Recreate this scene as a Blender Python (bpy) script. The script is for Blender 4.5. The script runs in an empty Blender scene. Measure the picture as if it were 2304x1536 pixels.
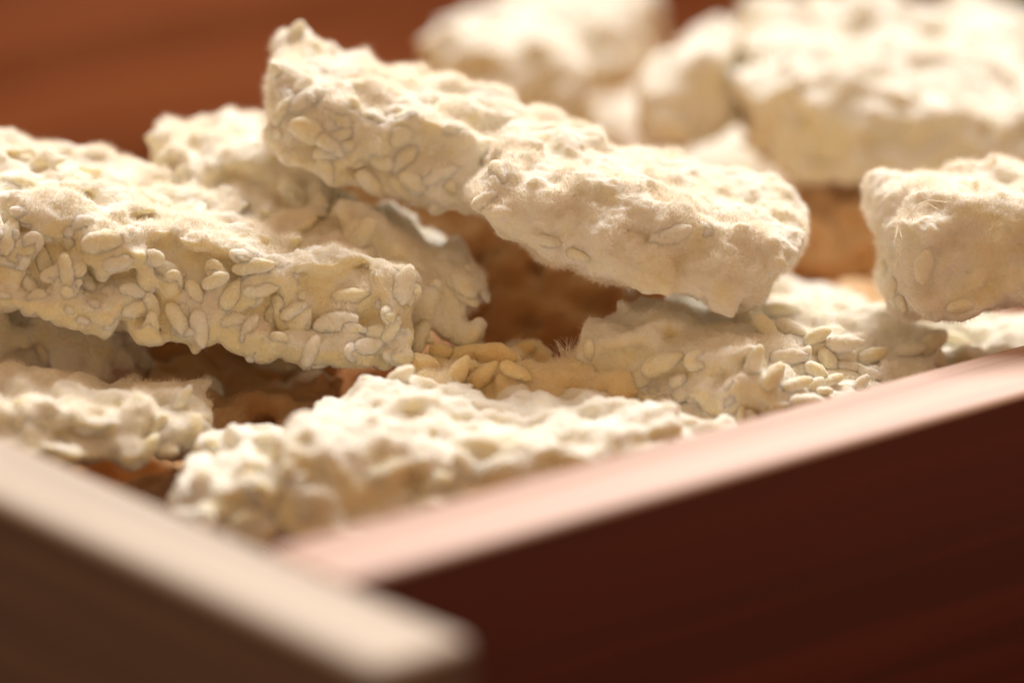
import bpy, math, random
import numpy as np
from mathutils import Vector, Matrix
from mathutils.bvhtree import BVHTree

S = bpy.context.scene
C = S.collection
rnd = random.Random(7)
PI = math.pi

# ------------------------------------------------------------------ camera, world, lamps, exposure
TH = math.radians(17.22)
FPX = 10971.6                     # focal length in photograph pixels (171 mm on 36 mm)
D = 0.60
RIM = 0.052                       # height of the tray rim above the table
F = Vector((0, 0, RIM))           # point in focus
DIR = Vector((0, math.cos(TH), -math.sin(TH)))
UP = Vector((0, math.sin(TH), math.cos(TH)))
CAM = F - DIR * D
cam = bpy.data.cameras.new('camera'); camo = bpy.data.objects.new('camera', cam); C.objects.link(camo)
camo.location = CAM
camo.rotation_euler = (PI / 2 - TH, 0, 0)
cam.lens = 171.43; cam.sensor_width = 36; cam.clip_start = 0.01; cam.clip_end = 20
cam.dof.use_dof = True; cam.dof.focus_distance = D; cam.dof.aperture_fstop = 6.4
S.camera = camo

W = bpy.data.worlds.new('World'); S.world = W; W.use_nodes = True
bg = W.node_tree.nodes['Background']
bg.inputs[0].default_value = (1.0, 0.60, 0.325, 1); bg.inputs[1].default_value = 0.57


def area(name, loc, target, sx, sy, power, col):
    l = bpy.data.lights.new(name, 'AREA'); l.shape = 'RECTANGLE'; l.size = sx; l.size_y = sy
    l.energy = power; l.color = col
    o = bpy.data.objects.new(name, l); C.objects.link(o); o.location = loc
    o.rotation_euler = (Vector(target) - Vector(loc)).to_track_quat('-Z', 'Y').to_euler()
    return o


area('window_light', (0.32, 1.95, 2.27), (0, 0.05, 0.05), 1.15, 1.15, 162, (1.0, 0.955, 0.89))
area('window_glow', (0.95, 1.6, 0.72), (0.05, 0.05, 0.05), 1.3, 0.9, 3.5, (1.0, 0.86, 0.80))
S.view_settings.view_transform = 'Standard'; S.view_settings.look = 'None'
S.view_settings.exposure = 0.0; S.view_settings.gamma = 1.0
S.cycles.use_denoising = True
S.cycles.max_bounces = 10; S.cycles.diffuse_bounces = 5; S.cycles.transmission_bounces = 4


# ------------------------------------------------------------------ helpers
def P(px, py, w):
    """point of the place seen at photograph pixel (px,py), w millimetres behind the plane of focus"""
    w *= 0.001
    k = (D + w) / FPX
    return F + Vector((1, 0, 0)) * ((px - 1152) * k) + UP * ((768 - py) * k) + DIR * w


def mesh(name, V, Fc, smooth=True, mats=()):
    me = bpy.data.meshes.new(name)
    me.from_pydata([tuple(v) for v in V], [], [tuple(f) for f in Fc])
    if smooth:
        me.polygons.foreach_set('use_smooth', [True] * len(me.polygons))
    for m in mats: me.materials.append(m)
    me.update()
    return me


def link(name, me, parent=None, loc=None):
    o = bpy.data.objects.new(name, me); C.objects.link(o)
    if loc is not None: o.location = loc
    if parent is not None: o.parent = parent
    return o


def tag(o, label=None, cat=None, group=None, kind=None):
    if label: o['label'] = label
    if cat: o['category'] = cat
    if group: o['group'] = group
    if kind: o['kind'] = kind
    return o


_rs = np.random.RandomState(11)
_perm = _rs.permutation(4096)
_grad = _rs.normal(size=(4096, 3)); _grad /= np.linalg.norm(_grad, axis=1)[:, None]


def pnoise(p):
    """vectorised gradient noise"""
    i = np.floor(p).astype(np.int64); f = p - i
    u = f * f * f * (f * (f * 6 - 15) + 10)
    out = 0
    for dx in (0, 1):
        for dy in (0, 1):
            for dz in (0, 1):
                h = _perm[(_perm[(_perm[(i[:, 0] + dx) & 4095] + i[:, 1] + dy) & 4095] + i[:, 2] + dz) & 4095]
                g = _grad[h]
                d = g[:, 0] * (f[:, 0] - dx) + g[:, 1] * (f[:, 1] - dy) + g[:, 2] * (f[:, 2] - dz)
                w = (u[:, 0] if dx else 1 - u[:, 0]) * (u[:, 1] if dy else 1 - u[:, 1]) * (u[:, 2] if dz else 1 - u[:, 2])
                out = out + w * d
    return out * 1.6


def fbm(p, octv=3):
    a, s, o = 1.0, 1.0, 0
    for k in range(octv):
        o = o + a * pnoise(p * s + 17.3 * k); a *= .5; s *= 2.03
    return o


# ------------------------------------------------------------------ materials
def new_mat(name):
    m = bpy.data.materials.new(name); m.use_nodes = True
    nt = m.node_tree; b = nt.nodes['Principled BSDF']
    return m, nt, b


def N(nt, t, **kw):
    n = nt.nodes.new(t)
    for k, v in kw.items():
        if k in n.inputs.keys(): n.inputs[k].default_value = v
        else: setattr(n, k, v)
    return n


def ramp(nt, stops):
    r = nt.nodes.new('ShaderNodeValToRGB'); e = r.color_ramp.elements
    e[0].position, e[0].color = stops[0][0], (*stops[0][1], 1)
    e[1].position, e[1].color = stops[1][0], (*stops[1][1], 1)
    for p, c in stops[2:]:
        x = e.new(p); x.color = (*c, 1)
    return r


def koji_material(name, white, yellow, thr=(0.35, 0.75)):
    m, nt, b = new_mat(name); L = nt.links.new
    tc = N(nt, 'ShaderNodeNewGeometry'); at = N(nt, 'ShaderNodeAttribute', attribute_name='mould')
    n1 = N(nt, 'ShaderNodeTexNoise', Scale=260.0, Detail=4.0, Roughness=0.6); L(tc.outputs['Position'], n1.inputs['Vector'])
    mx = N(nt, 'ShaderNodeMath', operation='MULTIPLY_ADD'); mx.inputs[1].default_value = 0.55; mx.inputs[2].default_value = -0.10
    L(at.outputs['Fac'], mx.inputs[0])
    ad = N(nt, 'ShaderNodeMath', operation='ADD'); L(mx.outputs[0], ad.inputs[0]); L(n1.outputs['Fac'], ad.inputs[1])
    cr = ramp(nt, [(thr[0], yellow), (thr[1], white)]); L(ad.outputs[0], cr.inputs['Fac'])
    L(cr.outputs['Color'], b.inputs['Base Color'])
    b.inputs['Roughness'].default_value = 0.85
    b.inputs['Specular IOR Level'].default_value = 0.15
    b.inputs['Subsurface Weight'].default_value = 1.0
    b.inputs['Subsurface Radius'].default_value = (1.0, 0.86, 0.7)
    b.inputs['Subsurface Scale'].default_value = 0.0009
    b.inputs['Sheen Weight'].default_value = 0.25
    b.inputs['Sheen Roughness'].default_value = 0.5
    n2 = N(nt, 'ShaderNodeTexNoise', Scale=2600.0, Detail=5.0, Roughness=0.7); L(tc.outputs['Position'], n2.inputs['Vector'])
    n3 = N(nt, 'ShaderNodeTexNoise', Scale=700.0, Detail=3.0, Distortion=1.5); L(tc.outputs['Position'], n3.inputs['Vector'])
    a2 = N(nt, 'ShaderNodeMath', operation='MULTIPLY_ADD'); a2.inputs[1].default_value = 2.2
    L(n3.outputs['Fac'], a2.inputs[0]); L(n2.outputs['Fac'], a2.inputs[2])
    bp = N(nt, 'ShaderNodeBump', Strength=0.9, Distance=0.00035); L(a2.outputs[0], bp.inputs['Height'])
    L(bp.outputs['Normal'], b.inputs['Normal'])
    return m


MAT_KOJI = koji_material('mouldy_rice', (0.965, 0.93, 0.835), (0.95, 0.84, 0.58), (0.36, 0.74))
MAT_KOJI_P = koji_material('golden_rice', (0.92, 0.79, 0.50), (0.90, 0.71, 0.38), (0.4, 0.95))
MAT_KOJI_SHADE = koji_material('shaded_rice', (0.80, 0.58, 0.33), (0.70, 0.41, 0.17), (0.4, 0.95))  # browner copy of the rice: shade of gaps and hollows put into the colour


def fuzz_material():
    m, nt, b = new_mat('white_mould_fibre')
    b.inputs['Base Color'].default_value = (0.965, 0.93, 0.85, 1)
    b.inputs['Roughness'].default_value = 0.9; b.inputs['Specular IOR Level'].default_value = 0.1
    tr = nt.nodes.new('ShaderNodeBsdfTranslucent'); tr.inputs[0].default_value = (0.97, 0.93, 0.84, 1)
    mx = nt.nodes.new('ShaderNodeMixShader'); mx.inputs[0].default_value = 0.5
    nt.links.new(b.outputs[0], mx.inputs[1]); nt.links.new(tr.outputs[0], mx.inputs[2])
    nt.links.new(mx.outputs[0], nt.nodes['Material Output'].inputs['Surface'])
    return m


MAT_FUZZ = fuzz_material()


def wood_material(name, c1, c2, rough, axis=0, spec=0.5, scale=1.0):
    m, nt, b = new_mat(name); L = nt.links.new
    tc = N(nt, 'ShaderNodeTexCoord'); mp = N(nt, 'ShaderNodeMapping')
    sc = [160 * scale] * 3; sc[axis] = 4.0
    mp.inputs['Scale'].default_value = sc; L(tc.outputs['Object'], mp.inputs['Vector'])
    n1 = N(nt, 'ShaderNodeTexNoise', Scale=1.0, Detail=3.0, Distortion=0.6); L(mp.outputs[0], n1.inputs['Vector'])
    mp2 = N(nt, 'ShaderNodeMapping'); sc2 = [2600] * 3; sc2[axis] = 60.0
    mp2.inputs['Scale'].default_value = sc2; L(tc.outputs['Object'], mp2.inputs['Vector'])
    n2 = N(nt, 'ShaderNodeTexNoise', Scale=1.0, Detail=2.0); L(mp2.outputs[0], n2.inputs['Vector'])
    ad = N(nt, 'ShaderNodeMath', operation='MULTIPLY_ADD'); ad.inputs[1].default_value = 0.25
    L(n2.outputs['Fac'], ad.inputs[0]); L(n1.outputs['Fac'], ad.inputs[2])
    cr = ramp(nt, [(0.50, c1), (0.74, c2)]); L(ad.outputs[0], cr.inputs['Fac']); L(cr.outputs['Color'], b.inputs['Base Color'])
    b.inputs['Roughness'].default_value = rough; b.inputs['Specular IOR Level'].default_value = spec
    bp = N(nt, 'ShaderNodeBump', Strength=0.35, Distance=0.0003); L(ad.outputs[0], bp.inputs['Height']); L(bp.outputs['Normal'], b.inputs['Normal'])
    return m


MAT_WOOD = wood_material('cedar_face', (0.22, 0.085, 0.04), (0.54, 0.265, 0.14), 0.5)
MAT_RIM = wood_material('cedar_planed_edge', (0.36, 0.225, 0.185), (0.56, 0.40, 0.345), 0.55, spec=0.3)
MAT_OUT = wood_material('shaded_outer_face', (0.062, 0.005, 0.0006), (0.10, 0.009, 0.0012), 0.5)  # cedar with the shade of the right outer face put into its colour
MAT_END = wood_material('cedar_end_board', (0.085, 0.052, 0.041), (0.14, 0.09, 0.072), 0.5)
MAT_RIM2 = wood_material('cream_planed_edge', (0.29, 0.235, 0.185), (0.42, 0.35, 0.28), 0.6, spec=0.4)
MAT_BASE = wood_material('cedar_base', (0.30, 0.10, 0.04), (0.42, 0.16, 0.07), 0.6)
MAT_TABLE = wood_material('table_wood', (0.10, 0.045, 0.03), (0.16, 0.08, 0.05), 0.5)


# ------------------------------------------------------------------ the setting: the table under the tray
def box_mesh(name, x0, x1, y0, y1, z0, z1, bev, mats, top_mat=None):
    import bmesh
    bm = bmesh.new()
    bmesh.ops.create_cube(bm, size=1)
    for v in bm.verts:
        v.co = Vector(((x0 + x1) / 2 + v.co.x * (x1 - x0), (y0 + y1) / 2 + v.co.y * (y1 - y0), (z0 + z1) / 2 + v.co.z * (z1 - z0)))
    if bev: bmesh.ops.bevel(bm, geom=list(bm.edges), offset=bev, segments=4, profile=0.5, affect='EDGES')
    for f in bm.faces:
        f.smooth = True
        if top_mat is not None and f.normal.z > 0.5: f.material_index = top_mat
    me = bpy.data.meshes.new(name); bm.to_mesh(me); bm.free()
    for m in mats: me.materials.append(m)
    return me


tb = link('tabletop', box_mesh('tabletop', -0.9, 0.9, -0.7, 1.1, -0.03, 0.0, 0.002, [MAT_TABLE]))
tag(tb, kind='structure')

# ------------------------------------------------------------------ the wooden tray
PH = math.radians(39.85)
U = Vector((math.cos(PH), math.sin(PH), 0)); V_ = Vector((-math.sin(PH), math.cos(PH), 0))
LU, LV, T = 0.385, 0.26, 0.0142
ray = P(598, 1230, 0) - CAM
c0 = CAM + ray * ((RIM - CAM.z) / ray.z); C0 = Vector((c0.x, c0.y, 0))     # inner front corner of the tray
tray = bpy.data.objects.new('wooden_tray', None); C.objects.link(tray)
tray.location = C0; tray.rotation_euler = (0, 0, PH)
tag(tray, 'shallow reddish cedar tray with pale planed rims, heaped with white mouldy rice', 'tray')
# local axes: x runs along the right-hand board, y along the left-hand board
m2 = [MAT_WOOD, MAT_RIM]
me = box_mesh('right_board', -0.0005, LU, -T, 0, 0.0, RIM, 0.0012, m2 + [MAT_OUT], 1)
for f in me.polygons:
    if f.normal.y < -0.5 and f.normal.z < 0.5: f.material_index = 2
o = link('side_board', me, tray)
o['label'] = 'long board at the front right, dark outer face and glossy pinkish rim'
o = link('side_board', box_mesh('back_board', -0.0005, LU, LV, LV + T, 0.0, RIM + .002, 0.0012, m2, 1), tray)
o['label'] = 'long board at the back, orange brown inner face'
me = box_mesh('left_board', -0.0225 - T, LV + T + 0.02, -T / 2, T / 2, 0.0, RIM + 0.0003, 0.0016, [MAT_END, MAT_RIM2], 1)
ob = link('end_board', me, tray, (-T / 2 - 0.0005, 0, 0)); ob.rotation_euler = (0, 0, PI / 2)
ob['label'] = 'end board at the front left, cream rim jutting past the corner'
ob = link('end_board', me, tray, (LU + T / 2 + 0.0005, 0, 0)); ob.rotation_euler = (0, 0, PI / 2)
base = link('base_board', box_mesh('base', 0.0005, LU - 0.0005, 0.0005, LV - 0.0005, 0.002, 0.009, 0, [MAT_BASE]), tray)


# ------------------------------------------------------------------ koji chunks
def cube_grid(n):
    V, Fc, idx = [], [], {}
    def vid(i, j, k):
        key = (i, j, k)
        if key not in idx:
            idx[key] = len(V); V.append((2 * i / n - 1, 2 * j / n - 1, 2 * k / n - 1))
        return idx[key]
    for a in range(n):
        for b in range(n):
            Fc.append([vid(0, a, b), vid(0, a, b + 1), vid(0, a + 1, b + 1), vid(0, a + 1, b)])
            Fc.append([vid(n, a, b), vid(n, a + 1, b), vid(n, a + 1, b + 1), vid(n, a, b + 1)])
            Fc.append([vid(a, 0, b), vid(a + 1, 0, b), vid(a + 1, 0, b + 1), vid(a, 0, b + 1)])
            Fc.append([vid(a, n, b), vid(a, n, b + 1), vid(a + 1, n, b + 1), vid(a + 1, n, b)])
            Fc.append([vid(a, b, 0), vid(a, b + 1, 0), vid(a + 1, b + 1, 0), vid(a + 1, b, 0)])
            Fc.append([vid(a, b, n), vid(a + 1, b, n), vid(a + 1, b + 1, n), vid(a, b + 1, n)])
    return np.array(V), np.array(Fc)


GV, GF = cube_grid(22)
_r5 = np.abs(GV).max(axis=1) / (np.abs(GV) ** 6).sum(axis=1) ** (1 / 6)
GVR = GV * _r5[:, None]


def vnormals(V, Fq):
    n = np.zeros_like(V)
    a = V[Fq[:, 2]] - V[Fq[:, 0]]; b = V[Fq[:, 3]] - V[Fq[:, 1]]
    fn = np.cross(a, b)
    for k in range(4): np.add.at(n, Fq[:, k], fn)
    return n / (np.linalg.norm(n, axis=1)[:, None] + 1e-20), np.linalg.norm(fn, axis=1) / 2


def ico():
    import bmesh
    bm = bmesh.new(); bmesh.ops.create_icosphere(bm, subdivisions=1, radius=1)
    bmesh.ops.subdivide_edges(bm, edges=bm.edges[:], cuts=1, use_grid_fill=True)
    for v in bm.verts: v.co.normalize()
    bmesh.ops.triangulate(bm, faces=bm.faces[:])
    V = np.array([v.co[:] for v in bm.verts]); Fc = np.array([[v.index for v in f.verts] for f in bm.faces]); bm.free()
    return V, Fc


IV, IF = ico()


def frames(n, rs, tilt):
    """random grain frames: long axis near the tangent plane"""
    r = rs.normal(size=n.shape); t = r - (r * n).sum(1)[:, None] * n * (1 - tilt[:, None])
    t /= np.linalg.norm(t, axis=1)[:, None]
    b = np.cross(n, t); b /= np.linalg.norm(b, axis=1)[:, None]
    c = np.cross(t, b)
    return t, b, c


ALL = []           # every chunk: for grains and fibres later


def chunk(name, label, fr, bt, seed, voxel=0.00055, lump=0.0016, density=1.25, mat=None, smooth=1.0, topz=0.35,
          bb=None, group=None, tris_note=None, fuzz=0.0, grains=0, cover=0.0):
    """fr: front TL,TR,BR,BL as (px,py,w); bt: back top L,R.  A block of rice set where the photograph has it."""
    rs = np.random.RandomState(seed)
    f = [np.array(P(*p)) for p in fr]; b = [np.array(P(*p)) for p in bt]
    if bb: b += [np.array(P(*p)) for p in bb]
    else: b += [b[1] + (f[2] - f[1]), b[0] + (f[3] - f[0])]
    # trilinear: x left->right, y front->back, z bottom->top
    def tri(p):
        x, y, z = [(p[:, k:k + 1] + 1) / 2 for k in range(3)]
        fq = (f[3] * (1 - x) + f[2] * x) * (1 - z) + (f[0] * (1 - x) + f[1] * x) * z
        bq = (b[3] * (1 - x) + b[2] * x) * (1 - z) + (b[0] * (1 - x) + b[1] * x) * z
        return fq * (1 - y) + bq * y
    cen = sum(f + b) / 8
    Vc = tri(GVR) - cen
    n, _ = vnormals(Vc, GF)
    Vc = Vc + n * (lump * fbm(Vc / 0.012 + seed * 3.1, 2))[:, None]
    n, ar = vnormals(Vc, GF)
    # grains over the surface
    tot = ar.sum(); cnt = int(tot / 10e-6 * density)
    fi = rs.choice(len(GF), size=cnt, p=ar / tot)
    bw = rs.dirichlet([1, 1, 1, 1], size=cnt)
    pc = (Vc[GF[fi]] * bw[:, :, None]).sum(1); pn = (n[GF[fi]] * bw[:, :, None]).sum(1); pn /= np.linalg.norm(pn, axis=1)[:, None]
    t, bi, nn = frames(pn, rs, rs.uniform(0, 0.45, cnt))
    L = rs.uniform(2.0, 2.9, cnt) * 1e-3; Bw = rs.uniform(1.05, 1.4, cnt) * 1e-3; H = Bw * rs.uniform(.6, .9, cnt)
    off = rs.uniform(-1.0, 0.3 - 0.4 * min(1, cover * 1.2), cnt) * 1e-3
    pc = pc + pn * off[:, None]
    gv = (pc[:, None, :] + IV[None, :, 0:1] * (t * L[:, None])[:, None, :] + IV[None, :, 1:2] * (bi * Bw[:, None])[:, None, :]
          + IV[None, :, 2:3] * (nn * H[:, None])[:, None, :]).reshape(-1, 3)
    gf = (IF[None] + (np.arange(cnt) * len(IV))[:, None, None]).reshape(-1, 3)
    core = Vc - n * 0.0016
    V = np.vstack([core, gv])
    faces = [tuple(q) for q in GF] + [tuple(q) for q in (gf + len(core))]
    me = bpy.data.meshes.new('tmp'); me.from_pydata(V.tolist(), [], faces)
    to = bpy.data.objects.new('tmp', me); C.objects.link(to)
    rm = to.modifiers.new('r', 'REMESH'); rm.mode = 'VOXEL'; rm.voxel_size = voxel; rm.adaptivity = 0
    dg = bpy.context.evaluated_depsgraph_get(); ev = to.evaluated_get(dg)
    m2_ = bpy.data.meshes.new_from_object(ev)
    bpy.data.objects.remove(to); bpy.data.meshes.remove(me)
    nv = len(m2_.vertices); co = np.empty(nv * 3); m2_.vertices.foreach_get('co', co); co = co.reshape(-1, 3)
    Fq = np.empty(len(m2_.polygons) * 4, dtype=np.int64)
    m2_.polygons.foreach_get('vertices', Fq); Fq = Fq.reshape(-1, 4)
    ed = np.empty(len(m2_.edges) * 2, dtype=np.int64); m2_.edges.foreach_get('vertices', ed); ed = ed.reshape(-1, 2)
    deg = np.bincount(ed.ravel(), minlength=nv).astype(float)[:, None]; deg[deg == 0] = 1
    def lap(x):
        s = np.zeros_like(x)
        for k in range(x.shape[1]):
            s[:, k] = np.bincount(ed[:, 0], weights=x[ed[:, 1], k], minlength=nv) + np.bincount(ed[:, 1], weights=x[ed[:, 0], k], minlength=nv)
        return s / deg
    nn_, _ = vnormals(co, Fq)
    ns = nn_.copy()
    for k in range(int(10 * 0.00055 / voxel) + 2): ns = lap(ns)
    ns /= np.linalg.norm(ns, axis=1)[:, None] + 1e-12
    up = np.clip((ns[:, 2] - topz) / 0.35, 0, 1)
    patch = np.clip(0.5 + 1.2 * fbm((co + cen) / 0.008 + seed, 2), 0, 1)
    mould = np.clip(np.maximum(up * (0.55 + 0.6 * patch), cover * (0.4 + 0.6 * patch)), 0, 1)
    its = int(13 * smooth * (0.00055 / voxel) ** 2) + 1
    for k in range(its):
        wgt = np.clip((0.25 if k < 4 else 0.0) + 0.9 * mould, 0, .9)[:, None] if k > 1 else 0.5
        co = co + (lap(co) - co) * wgt
    nn_, _ = vnormals(co, Fq)
    q = co + cen
    d = 0.00055 * fbm(q / 0.0046 + 9, 2) * (0.3 + mould) + 0.00022 * fbm(q / 0.0014, 3) * (0.5 + mould)
    ridg = 1 - np.abs(pnoise(q / 0.0030 + 31 + seed)) * 2.2
    d = d + 0.00028 * np.clip(ridg, 0, 1) ** 2 * mould
    co = co + nn_ * d[:, None]
    m2_.vertices.foreach_set('co', co.ravel())
    m2_.polygons.foreach_set('use_smooth', [True] * len(m2_.polygons))
    at = m2_.attributes.new('mould', 'FLOAT', 'POINT'); at.data.foreach_set('value', mould.astype(np.float32))
    m2_.materials.clear(); m2_.materials.append(mat or MAT_KOJI); m2_.update(); m2_.name = 'rice_mass'
    root = bpy.data.objects.new(name, None); C.objects.link(root); root.location = cen
    tag(root, label, 'rice chunk', group)
    body = link('rice_mass', m2_, root)
    nn_, _ = vnormals(co, Fq)
    info = dict(root=root, body=body, cen=cen, co=co, n=nn_, Fq=Fq, mould=mould, seed=seed, fuzz=fuzz, grains=grains,
                gp=pc, gn=pn, gt=t, gb=bi, gL=L, gB=Bw, gH=H)
    ALL.append(info)
    return info


G = 'chunks of mould-bound rice heaped in the tray'
K = 'koji_chunk'
# name, label, front TL TR BR BL, back top L R
chA = chunk(K, 'long flat chunk at the left, sharp kernels on its front and a white furry top',
            [(-160, 420, -2), (965, 628, 0), (965, 890, -3), (-160, 690, -5)], [(-160, 238, 28), (800, 410, 24)], 1,
            voxel=0.00045, density=1.3, smooth=3.0, fuzz=1.5, grains=130, group=G)
chB = chunk(K, 'rounded tan chunk tucked behind the right end of the long furry chunk at left',
            [(740, 450, 7), (1095, 650, 7), (1095, 810, 4), (720, 720, 6)], [(780, 410, 24), (1020, 500, 26)], 32,
            voxel=0.0006, fuzz=0.3, grains=12, group=G, cover=0.5, smooth=0.7, lump=0.001)
chC = chunk(K, 'tall tilted chunk with a pointed upper left tip, topmost at centre left',
            [(562, 125, 12), (1330, 375, 9), (1290, 560, 9), (575, 375, 10)], [(615, 20, 28), (1380, 280, 26)], 3,
            voxel=0.0005, fuzz=1.0, grains=30, group=G, cover=0.65, smooth=2.0)
chD = chunk(K, 'sharpest cottony chunk in the middle, sloping down to the right over the hollow',
            [(1150, 330, 0), (1795, 555, 0), (1700, 765, -4), (1045, 545, -3)], [(1130, 215, 22), (1840, 430, 24)], 4,
            voxel=0.00045, fuzz=1.7, grains=5, group=G, cover=0.9, smooth=2.6,)
chE = chunk(K, 'blocky chunk at the right edge with a thin torn web over its front corner',
            [(2010, 450, 0), (2480, 430, 0), (2440, 690, -2), (2045, 765, -3)], [(1925, 375, 22), (2420, 350, 24)], 5,
            voxel=0.0005, fuzz=1.0, grains=4, group=G, cover=0.9, smooth=2.4)
chF = chunk(K, 'big blurred chunk filling the upper right behind the others',
            [(1650, 170, 52), (2460, 260, 48), (2440, 450, 46), (1680, 430, 50)], [(1650, -40, 92), (2330, 10, 90)], 6,
            voxel=0.0008, lump=0.0025, group=G, cover=0.3)
chG = chunk(K, 'small blurred pale chunk leaning on the left end of the big upper right one',
            [(1420, 180, 66), (1660, 80, 62), (1680, 330, 60), (1440, 330, 62)], [(1510, 100, 86), (1640, 20, 84)], 7,
            voxel=0.0009, group=G, cover=0.5)
chH = chunk(K, 'blurred pale chunk directly behind the top of the tilted centre left chunk',
            [(960, 90, 80), (1350, 130, 78), (1360, 330, 74), (960, 300, 76)], [(980, 30, 108), (1270, 40, 104)], 8,
            voxel=0.0009, group=G)
chI = chunk(K, 'farthest blurred chunk at top centre with a shaded brown right end',
            [(1110, 20, 118), (1400, 20, 112), (1400, 230, 108), (1110, 200, 112)], [(1130, -90, 150), (1500, -60, 146)], 9,
            voxel=0.001, group=G)
chJ = chunk(K, 'blurred chunk cut off by the top right corner of the picture',
            [(2180, 60, 96), (2500, 190, 90), (2500, 350, 88), (2180, 260, 94)], [(2120, -60, 130), (2450, 60, 126)], 10,
            voxel=0.001, group=G)
chK = chunk(K, 'pale lumpy chunk between the long furry one and the pointed tilted one',
            [(330, 320, 20), (740, 390, 16), (740, 560, 14), (340, 500, 18)], [(400, 245, 36), (770, 235, 34)], 12,
            voxel=0.0006, fuzz=0.4, grains=15, group=G, cover=0.3)
chL = chunk(K, 'shaded brownish chunk at the left edge underneath the long furry chunk',
            [(-120, 640, 6), (300, 720, 10), (330, 880, 8), (-120, 850, 4)], [(-100, 600, 34), (320, 650, 34)], 13,
            voxel=0.0006, fuzz=0.2, grains=5, group=G, cover=0.75)
chM = chunk(K, 'low chunk at the lower left, sunlit on its left half, above the cream rim',
            [(-100, 900, -24), (490, 930, -12), (450, 1050, -16), (-100, 1060, -28)], [(-60, 822, -2), (480, 850, 3)], 14,
            voxel=0.00055, cover=0.25, fuzz=0.4, grains=35, group=G)
chN = chunk(K, 'small kernel-studded chunk in the corner where the two front rims meet',
            [(400, 1060, -30), (690, 1060, -34), (660, 1270, -38), (390, 1170, -36)], [(470, 960, -12), (690, 930, -12)], 15,
            voxel=0.0006, grains=70, group=G)
chO = chunk(K, 'wide blurred chunk in the front, sunlit top just behind the pink rim',
            [(650, 990, -34), (1700, 960, -20), (1660, 1200, -24), (610, 1240, -40)], [(680, 860, -8), (1700, 862, 4)], 16,
            voxel=0.0006, lump=0.0022, cover=0.3, grains=30, group=G)
chP = chunk(K, 'yellow chunk with round kernels and a tuft of hairs, low in the centre',
            [(880, 830, -2), (1440, 850, -2), (1480, 980, -6), (860, 960, -6)], [(1000, 765, 12), (1300, 790, 12)], 17,
            voxel=0.0005, fuzz=0.5, grains=10, group=G, mat=MAT_KOJI_P)
chQ = chunk(K, 'lower right chunk with a loose cluster of bare kernels on its lit top',
            [(1270, 700, 4), (1700, 790, -6), (1720, 930, -10), (1330, 930, 0)], [(1560, 640, 24), (2130, 690, 24)], 18,
            voxel=0.00055, fuzz=0.4, grains=12, group=G, cover=0.3, bb=[(2200, 950, -4), (1600, 850, 10)])
chQ2 = chunk(K, 'shaded flat chunk under the blocky one at right, next to the pink rim',
            [(1860, 790, 8), (2380, 780, 14), (2380, 950, 12), (1860, 950, 6)], [(1960, 700, 30), (2340, 690, 34)], 19,
            voxel=0.0006, fuzz=0.2, grains=8, group=G, cover=0.4)
chR = chunk(K, 'soft cream chunk peeking out below the right end of the sharpest one',
            [(1600, 650, 26), (1960, 700, 24), (1960, 820, 20), (1600, 800, 22)], [(1740, 600, 44), (1930, 640, 42)], 20,
            voxel=0.0007, group=G, cover=0.8)
chT = chunk(K, 'dim shaded chunk deep in the central hollow',
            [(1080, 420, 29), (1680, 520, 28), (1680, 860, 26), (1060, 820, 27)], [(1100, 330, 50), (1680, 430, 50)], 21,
            voxel=0.0008, group=G, cover=0.1, mat=MAT_KOJI_SHADE)
chU = chunk(K, 'dim shaded chunk in the gap between the sharpest one and the blocky right one',
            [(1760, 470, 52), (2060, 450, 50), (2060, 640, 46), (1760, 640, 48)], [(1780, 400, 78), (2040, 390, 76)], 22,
            voxel=0.0008, group=G, cover=0.1, mat=MAT_KOJI_SHADE)
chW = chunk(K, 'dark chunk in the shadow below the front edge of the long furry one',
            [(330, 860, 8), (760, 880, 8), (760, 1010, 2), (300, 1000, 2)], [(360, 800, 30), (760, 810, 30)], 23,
            voxel=0.0008, group=G, cover=0.1, mat=MAT_KOJI_SHADE)

chX = chunk(K, 'added light-blocking chunk behind the gap below the tilted centre left chunk',  # added to keep light from behind out of the gap
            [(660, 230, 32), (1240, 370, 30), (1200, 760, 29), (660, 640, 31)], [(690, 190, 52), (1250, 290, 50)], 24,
            voxel=0.0008, group=G, cover=0.1, mat=MAT_KOJI_SHADE)
chX2 = chunk(K, 'added light-blocking chunk filling the small gap under the middle of the long furry one',  # added filler, stops light leaking in under the long chunk
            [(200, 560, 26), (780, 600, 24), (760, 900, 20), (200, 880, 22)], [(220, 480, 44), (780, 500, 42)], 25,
            voxel=0.0008, group=G, cover=0.1, mat=MAT_KOJI_SHADE)

# lower layer that carries the heap: coarse blocks resting on the tray base, mostly hidden
def L2W(x, y, z): return C0 + U * x + V_ * y + Vector((0, 0, z))


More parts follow.
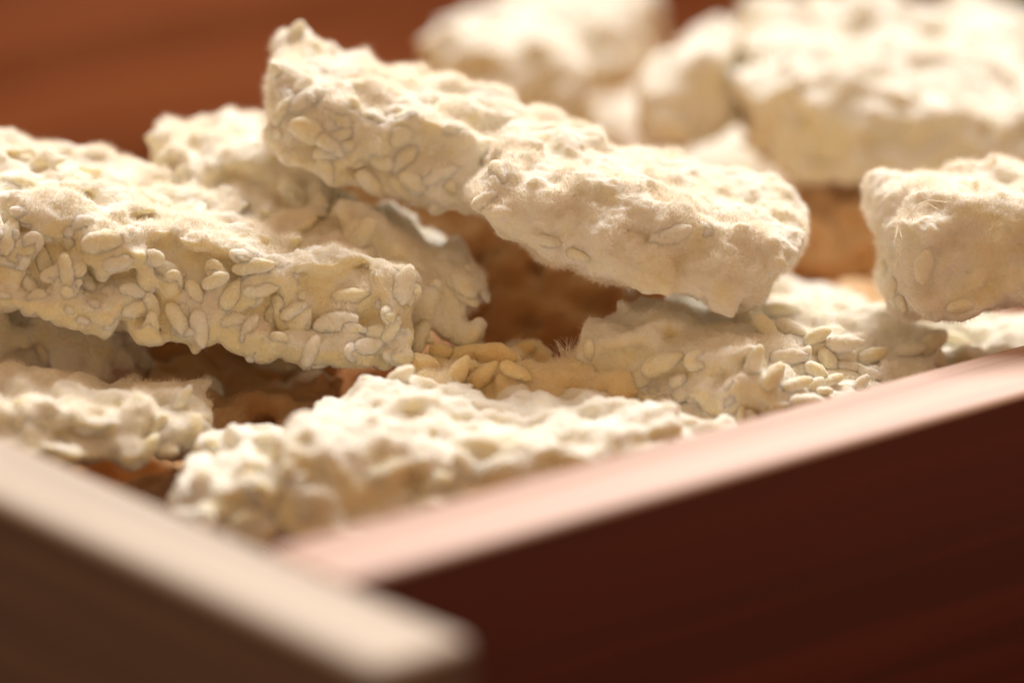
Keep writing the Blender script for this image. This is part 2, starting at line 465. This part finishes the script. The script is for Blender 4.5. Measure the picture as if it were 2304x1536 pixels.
under_src = chT
spots = []
for i in range(6):
    for j in range(4):
        if j == 3 and i < 3: continue
        spots.append((0.050 + i * 0.054 + rnd.uniform(-.005, .005), 0.026 + j * 0.050 + rnd.uniform(-.005, .005), 0.0225))
LAYER = {1: 'dim chunk low in the front corner, under the small kernel-studded one',
         2: 'dim chunk just inside the cream rim at left, below the low sunlit chunk',
         5: 'dim chunk glimpsed between the right end of the long furry chunk and the round kernels',
         7: 'chunk lying below the gap left of the blocky right-hand one, behind the bare kernels',
         10: 'sliver of a chunk low at the very right edge, under the blocky one',
         11: 'blurred chunk low in the gap behind the right end of the sharpest chunk',
         12: 'blurred tan chunk in the dip between the two pale chunks at top centre'}
for k, (x, y, z) in enumerate(spots):
    rx, ry, rz = rnd.uniform(-.1, .1), rnd.uniform(-.1, .1), rnd.choice((0.65, 2.2, 3.8, 5.3)) + rnd.uniform(-.2, .2)
    if k not in LAYER: continue
    r = bpy.data.objects.new(K, None); C.objects.link(r)
    r.location = L2W(x, y, z); r.rotation_euler = (rx, ry, rz)
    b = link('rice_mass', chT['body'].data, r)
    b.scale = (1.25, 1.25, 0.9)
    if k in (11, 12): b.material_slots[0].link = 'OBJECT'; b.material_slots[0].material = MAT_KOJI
    tag(r, LAYER[k], 'rice chunk', 'chunks of the layer that carries the heap')

# ------------------------------------------------------------------ single kernels, as parts of their chunk
def kernel_mesh(name, seed):
    rs = random.Random(seed)
    V, Fc = [], []
    nl, na = 9, 10
    fl = rs.uniform(.78, .95); ben = rs.uniform(-.10, .10); px_ = rs.uniform(2.2, 2.7)
    V.append((-1, 0, 0))
    for i in range(1, nl):
        a = PI * i / nl; x = -math.cos(a); r = math.sin(a) ** 0.85 * (1 - 0.10 * x)
        for j in range(na):
            t = 2 * PI * j / na
            yy = r * math.cos(t); zz = r * fl * math.sin(t)
            q_ = 1 + .10 * math.sin(2.1 * x + 2 * t + seed) + .06 * math.sin(5 * x - 3 * t + 2 * seed); yy *= q_; zz *= q_
            if x > .45 and yy > 0: yy *= 1 - 0.45 * (x - .45)          # the notch where the germ was
            yy *= 1 + .05 * math.sin(3 * x * px_)
            V.append((x, yy + ben * (1 - x * x) , zz))
    V.append((1, 0, 0)); last = len(V) - 1
    for j in range(na): Fc.append((0, 1 + (j + 1) % na, 1 + j))
    for i in range(nl - 2):
        for j in range(na):
            a = 1 + i * na + j; b = 1 + i * na + (j + 1) % na
            Fc.append((a, b, b + na, a + na))
    o0 = 1 + (nl - 2) * na
    for j in range(na): Fc.append((last, o0 + j, o0 + (j + 1) % na))
    me = mesh(name, V, Fc, True, [MAT_KOJI])
    at = me.attributes.new('mould', 'FLOAT', 'POINT'); at.data.foreach_set('value', [0.2 + 0.5 * rs.random()] * len(V))
    return me


KM = [kernel_mesh('rice_kernel', s) for s in range(12)]

KMY = []
for m_ in KM:
    m_ = m_.copy(); m_.materials[0] = MAT_KOJI_P; KMY.append(m_)
def flat_tree():
    Vs, Fs, own, off = [], [], [], 0
    for i, c in enumerate(ALL):
        Vs.append(c['co'] + c['cen']); Fs.append(c['Fq'] + off); off += len(c['co']); own += [i] * len(c['Fq'])
    V = np.vstack(Vs); Fq = np.vstack(Fs)
    return BVHTree.FromPolygons(V.tolist(), Fq.tolist()), own


TREE, OWN = flat_tree()


def put_kernel(ch, p, t, b, n, L, B, H, k):
    o = link('rice_kernel', (KMY if ch is chP else KM)[k % len(KM)], ch['root'])
    M = Matrix((( t[0] * L, b[0] * B, n[0] * H, p[0]), (t[1] * L, b[1] * B, n[1] * H, p[1]), (t[2] * L, b[2] * B, n[2] * H, p[2]), (0, 0, 0, 1)))
    o.matrix_local = M
    return o


for ci, c in enumerate(ALL):
    if not c['grains']: continue
    rs = np.random.RandomState(c['seed'] + 100)
    tocam = np.array(CAM) - (c['gp'] + c['cen']); tocam /= np.linalg.norm(tocam, axis=1)[:, None]
    face = (c['gn'] * tocam).sum(1)
    ok = np.where((face > 0.1) & (c['gn'][:, 2] < 0.72))[0]; rs.shuffle(ok)
    cnt = 0
    placed = []
    for i in ok:
        if cnt >= c['grains']: break
        pt = c['gp'][i]
        if placed and min(np.linalg.norm(np.array(placed) - pt, axis=1)) < 0.0017: continue
        w = Vector(pt + c['cen'] + c['gn'][i] * 0.004)
        d = (CAM - w); hit = TREE.ray_cast(w, d.normalized(), d.length)
        if hit[0] is not None: continue
        placed.append(pt)
        put_kernel(c, pt + c['gn'][i] * rs.uniform(-0.0006, 0.0002), c['gt'][i], c['gb'][i], np.cross(c['gt'][i], c['gb'][i]), c['gL'][i] * 1.03, c['gB'][i] * 1.02, c['gH'][i] * 1.02, int(rs.randint(100)))
        cnt += 1


def kernel_at(px, py, length_px, ang, width=0.44, lift=-0.0001, only=None, tip=0.0):
    """one kernel lying on whatever surface is seen at this pixel of the photograph"""
    d = (P(px, py, 0) - CAM).normalized()
    hit = TREE.ray_cast(CAM, d, 2.0)
    if hit[0] is None: return
    c = ALL[OWN[hit[2]]]
    n = -d * 0.75 + Vector(hit[1]) * 0.6; n.normalize()
    a = math.radians(ang)
    t = Vector((1, 0, 0)) * math.cos(a) + UP * math.sin(a) + DIR * tip
    t = (t - n * t.dot(n)).normalized(); b = n.cross(t)
    sc = (hit[0] - CAM).dot(DIR) / FPX
    L = length_px / 2 * sc; B = L * width
    p = hit[0] + n * lift - Vector(c['cen'])
    put_kernel(c, p, t, b, n, L, B, B * .9, rnd.randrange(100))


for a in [(755, 727, 112, 12, .42), (612, 714, 100, 68, .36), (303, 656, 70, -12, .45), (340, 700, 90, -75, .42), (520, 665, 80, 60, .5),
          (570, 600, 100, 8, .36), (590, 650, 90, 2, .42), (485, 632, 70, 25, .5), (155, 545, 60, -60, .5), (22, 530, 100, 80, .4),
          (230, 545, 100, 10, .55), (100, 590, 90, -70, .4), (560, 740, 80, 60, .4), (660, 700, 70, 30, .45), (790, 665, 90, 5, .4),
          (400, 720, 90, -60, .45), (450, 740, 90, -80, .45), (200, 640, 90, -50, .4), (620, 815, 120, -12, .4), (60, 420, 90, -20, .5),
          (60, 640, 100, -55, .4), (150, 610, 90, -80, .38), (270, 590, 80, 20, .45), (380, 610, 80, -20, .45), (830, 780, 90, 20, .45),
          (700, 790, 80, 70, .45), (880, 740, 80, 60, .45), (945, 760, 90, 75, .45), (910, 640, 100, 70, .5), (440, 660, 70, -60, .45),
          (700, 300, 110, -25, .5), (745, 330, 90, -40, .5), (910, 360, 90, 55, .5), (930, 410, 70, -30, .5), (640, 250, 80, 60, .5),
          (1240, 545, 70, -15, .4), (1300, 575, 60, -20, .45), (1410, 655, 60, -10, .45), (1090, 450, 70, 30, .5),
          (100, 795, 80, -60, .4), (410, 900, 80, 60, .4), (450, 960, 90, -30, .45), (480, 870, 70, -50, .5), (330, 1010, 100, 40, .45),
          (610, 990, 90, 10, .5), (450, 1085, 80, 80, .6), (500, 1150, 90, 10, .5), (560, 1170, 90, 20, .5), (600, 1120, 90, -60, .5), (350, 960, 80, 50, .45)]:
    kernel_at(*a)
# the bare cluster on the lower right chunk and the two round kernels of the yellow one
for a in [(1740, 850, 80, 60, .5), (1790, 868, 85, 25, .42), (1775, 800, 90, 5, .45), (1808, 800, 50, 60, .6), (1835, 838, 60, -30, .55), (1862, 812, 62, -60, .6),
          (1835, 870, 50, 50, .6), (1890, 850, 100, -2, .36), (1915, 832, 90, -8, .36), (1935, 868, 60, 50, .5), (1785, 745, 90, -35, .42), (1760, 705, 100, -5, .36),
          (1855, 885, 40, 0, .6), (1960, 845, 60, -20, .5), (1900, 775, 90, 5, .45), (1720, 740, 80, -50, .5), (1870, 860, 60, 30, .5), (1800, 835, 60, 20, .5),
          (1810, 905, 70, 10, .5), (1700, 810, 80, 70, .5), (1960, 800, 80, 20, .45), (1840, 760, 70, 30, .5),
          (2050, 790, 80, 10, .45), (2090, 775, 80, 50, .5), (2150, 770, 70, -20, .5),
          (2080, 600, 80, 80, .5), (2160, 690, 60, 10, .5)]:
    kernel_at(*a, lift=0.0006)
kernel_at(666, 84, 84, 76, .5, lift=-0.0004)
for a in [(992, 796, 56, 0, .75), (950, 830, 84, -10, .8), (1060, 800, 110, 12, .5), (1120, 800, 100, -10, .5), (1180, 790, 60, 30, .6), (905, 850, 70, 40, .6), (1030, 840, 90, 60, .45), (1090, 845, 90, 40, .45), (1160, 840, 80, -30, .45)]:
    kernel_at(*a, lift=0.0007)


# ------------------------------------------------------------------ mould fibres: short ribbons on the furry chunks
def fibres(c, cnt, name='mould_fuzz', lmin=0.0004, lmax=0.0012, width=0.00004):
    rs = np.random.RandomState(c['seed'] + 300)
    co, n, Fq, mo = c['co'], c['n'], c['Fq'], c['mould']
    fc = co[Fq].mean(1); fm = mo[Fq].mean(1)
    a = co[Fq[:, 2]] - co[Fq[:, 0]]; b = co[Fq[:, 3]] - co[Fq[:, 1]]; ar = np.linalg.norm(np.cross(a, b), axis=1)
    clump = np.clip(0.45 + 1.3 * fbm((fc + c['cen']) / 0.005 + 77, 2), 0.05, 1.3)
    pr = ar * (0.04 + fm ** 1.3) * clump; pr /= pr.sum()
    fi = rs.choice(len(Fq), size=cnt, p=pr)
    bw = rs.dirichlet([1, 1, 1, 1], size=cnt)
    p = (co[Fq[fi]] * bw[:, :, None]).sum(1); nn = n[Fq[fi]].mean(1); nn /= np.linalg.norm(nn, axis=1)[:, None]
    lean = np.stack([fbm((p + c['cen']) / 0.003 + s, 1) for s in (5, 55, 105)], 1)
    d = nn + rs.normal(scale=.45, size=p.shape) + lean * 0.9; d /= np.linalg.norm(d, axis=1)[:, None]
    L = rs.uniform(lmin, lmax, cnt) * (0.55 + 0.6 * clump[fi])
    bend = rs.normal(scale=.85, size=p.shape)
    side = np.cross(d, rs.normal(size=p.shape)); side /= np.linalg.norm(side, axis=1)[:, None]
    p0 = p - nn * 0.0001
    p1 = p + d * (L * .5)[:, None]
    d2 = d + bend; d2 /= np.linalg.norm(d2, axis=1)[:, None]
    p2 = p1 + d2 * (L * .5)[:, None]
    hw = side * (width / 2)
    V = np.stack([p0 - hw, p0 + hw, p1 + hw * .8, p1 - hw * .8, p2], 1).reshape(-1, 3)
    b0 = np.arange(cnt)[:, None] * 5
    tr = np.concatenate([b0 + np.array([[0, 1, 2]]), b0 + np.array([[0, 2, 3]]), b0 + np.array([[3, 2, 4]])], 1).reshape(-1, 3)
    me = bpy.data.meshes.new(name)
    me.vertices.add(len(V)); me.vertices.foreach_set('co', V.ravel())
    me.loops.add(len(tr) * 3); me.loops.foreach_set('vertex_index', tr.ravel())
    me.polygons.add(len(tr)); me.polygons.foreach_set('loop_start', np.arange(len(tr)) * 3)
    me.update(calc_edges=True); me.materials.append(MAT_FUZZ)
    o = link(name, me, c['root']); tag(o, kind='stuff')
    return o


for c in ALL:
    if c['fuzz'] > 0: fibres(c, int(42000 * c['fuzz']))


def strands(c, paths, name, width=0.00005):
    """long loose hairs, each a thin bent ribbon pair"""
    V, Fc = [], []
    for pts in paths:
        q = [Vector(p) - Vector(c['cen']) for p in pts]
        for s_ in (UP, Vector((1, 0, 0))):
            b0 = len(V)
            for i, p in enumerate(q):
                w = width * (1 - i / len(q)) * .5 + width * .1
                V += [p - s_ * w, p + s_ * w]
            for i in range(len(q) - 1):
                a = b0 + 2 * i; Fc.append((a, a + 1, a + 3, a + 2))
    o = link(name, mesh(name, V, Fc, True, [MAT_FUZZ]), c['root']); tag(o, kind='stuff')


def on_surf(px, py):
    d = (P(px, py, 0) - CAM).normalized(); h = TREE.ray_cast(CAM, d, 2)
    return h[0] if h[0] is not None else None


# loose curly threads on the sharpest chunk
pp = []
for (x, y, x2, y2) in [(1610, 470, 1655, 560), (1625, 490, 1640, 555), (1635, 500, 1668, 545), (1640, 520, 1620, 560)]:
    s = on_surf(x, y)
    if s is None: continue
    w0 = (s - F).dot(DIR) * 1000 - 1.5
    pp.append([P(x + (x2 - x) * t + 9 * math.sin(t * 9 + x), y + (y2 - y) * t + 5 * math.cos(t * 8 + y), w0 - 1 * math.sin(t * 3)) for t in [i / 14 for i in range(15)]])
if pp: strands(chD, pp, 'loose_thread')
# torn web along the front corner of the right-hand block
pp = []
for (pts) in [[(2130, 455), (2090, 450), (2050, 465), (2022, 500), (2012, 540), (2015, 580), (2020, 630)], [(2110, 470), (2080, 455), (2040, 480), (2018, 520), (2010, 560)],
              [(2020, 500), (2030, 540), (2024, 590), (2040, 640), (2060, 690)]]:
    q = []
    for i in range(len(pts) - 1):
        for k in range(4):
            t = k / 4; x = pts[i][0] * (1 - t) + pts[i + 1][0] * t; y = pts[i][1] * (1 - t) + pts[i + 1][1] * t
            s = on_surf(x + 12, y + 4)
            w0 = min(6, (s - F).dot(DIR) * 1000) - 0.8 if s is not None else -1
            q.append(P(x + rnd.uniform(-2, 2), y, w0))
    pp.append(q)
strands(chE, pp, 'torn_web', 0.00012)
# tuft of hairs on the yellow chunk
pp = []
for k in range(110):
    x = rnd.gauss(1292, 20); s = None
    for y in range(770, 880, 4):                       # first surface below the open hollow that belongs to the yellow chunk
        d = (P(x, y, 0) - CAM).normalized(); h = TREE.ray_cast(CAM, d, 2)
        if h[0] is not None and ALL[OWN[h[2]]] is chP: s = h[0]; break
    if s is None: continue
    w0 = (s - F).dot(DIR) * 1000; a = rnd.gauss(0.15 + (x - 1292) / 60, .35); l = rnd.uniform(25, 60)
    pp.append([P(x + math.sin(a * (0.5 + t)) * l * t, y + 8 - math.cos(a) * l * t, w0 + rnd.uniform(-.2, .2)) for t in (0, .33, .66, 1)])
if pp: strands(chP, pp, 'hair_tuft', 0.00007)
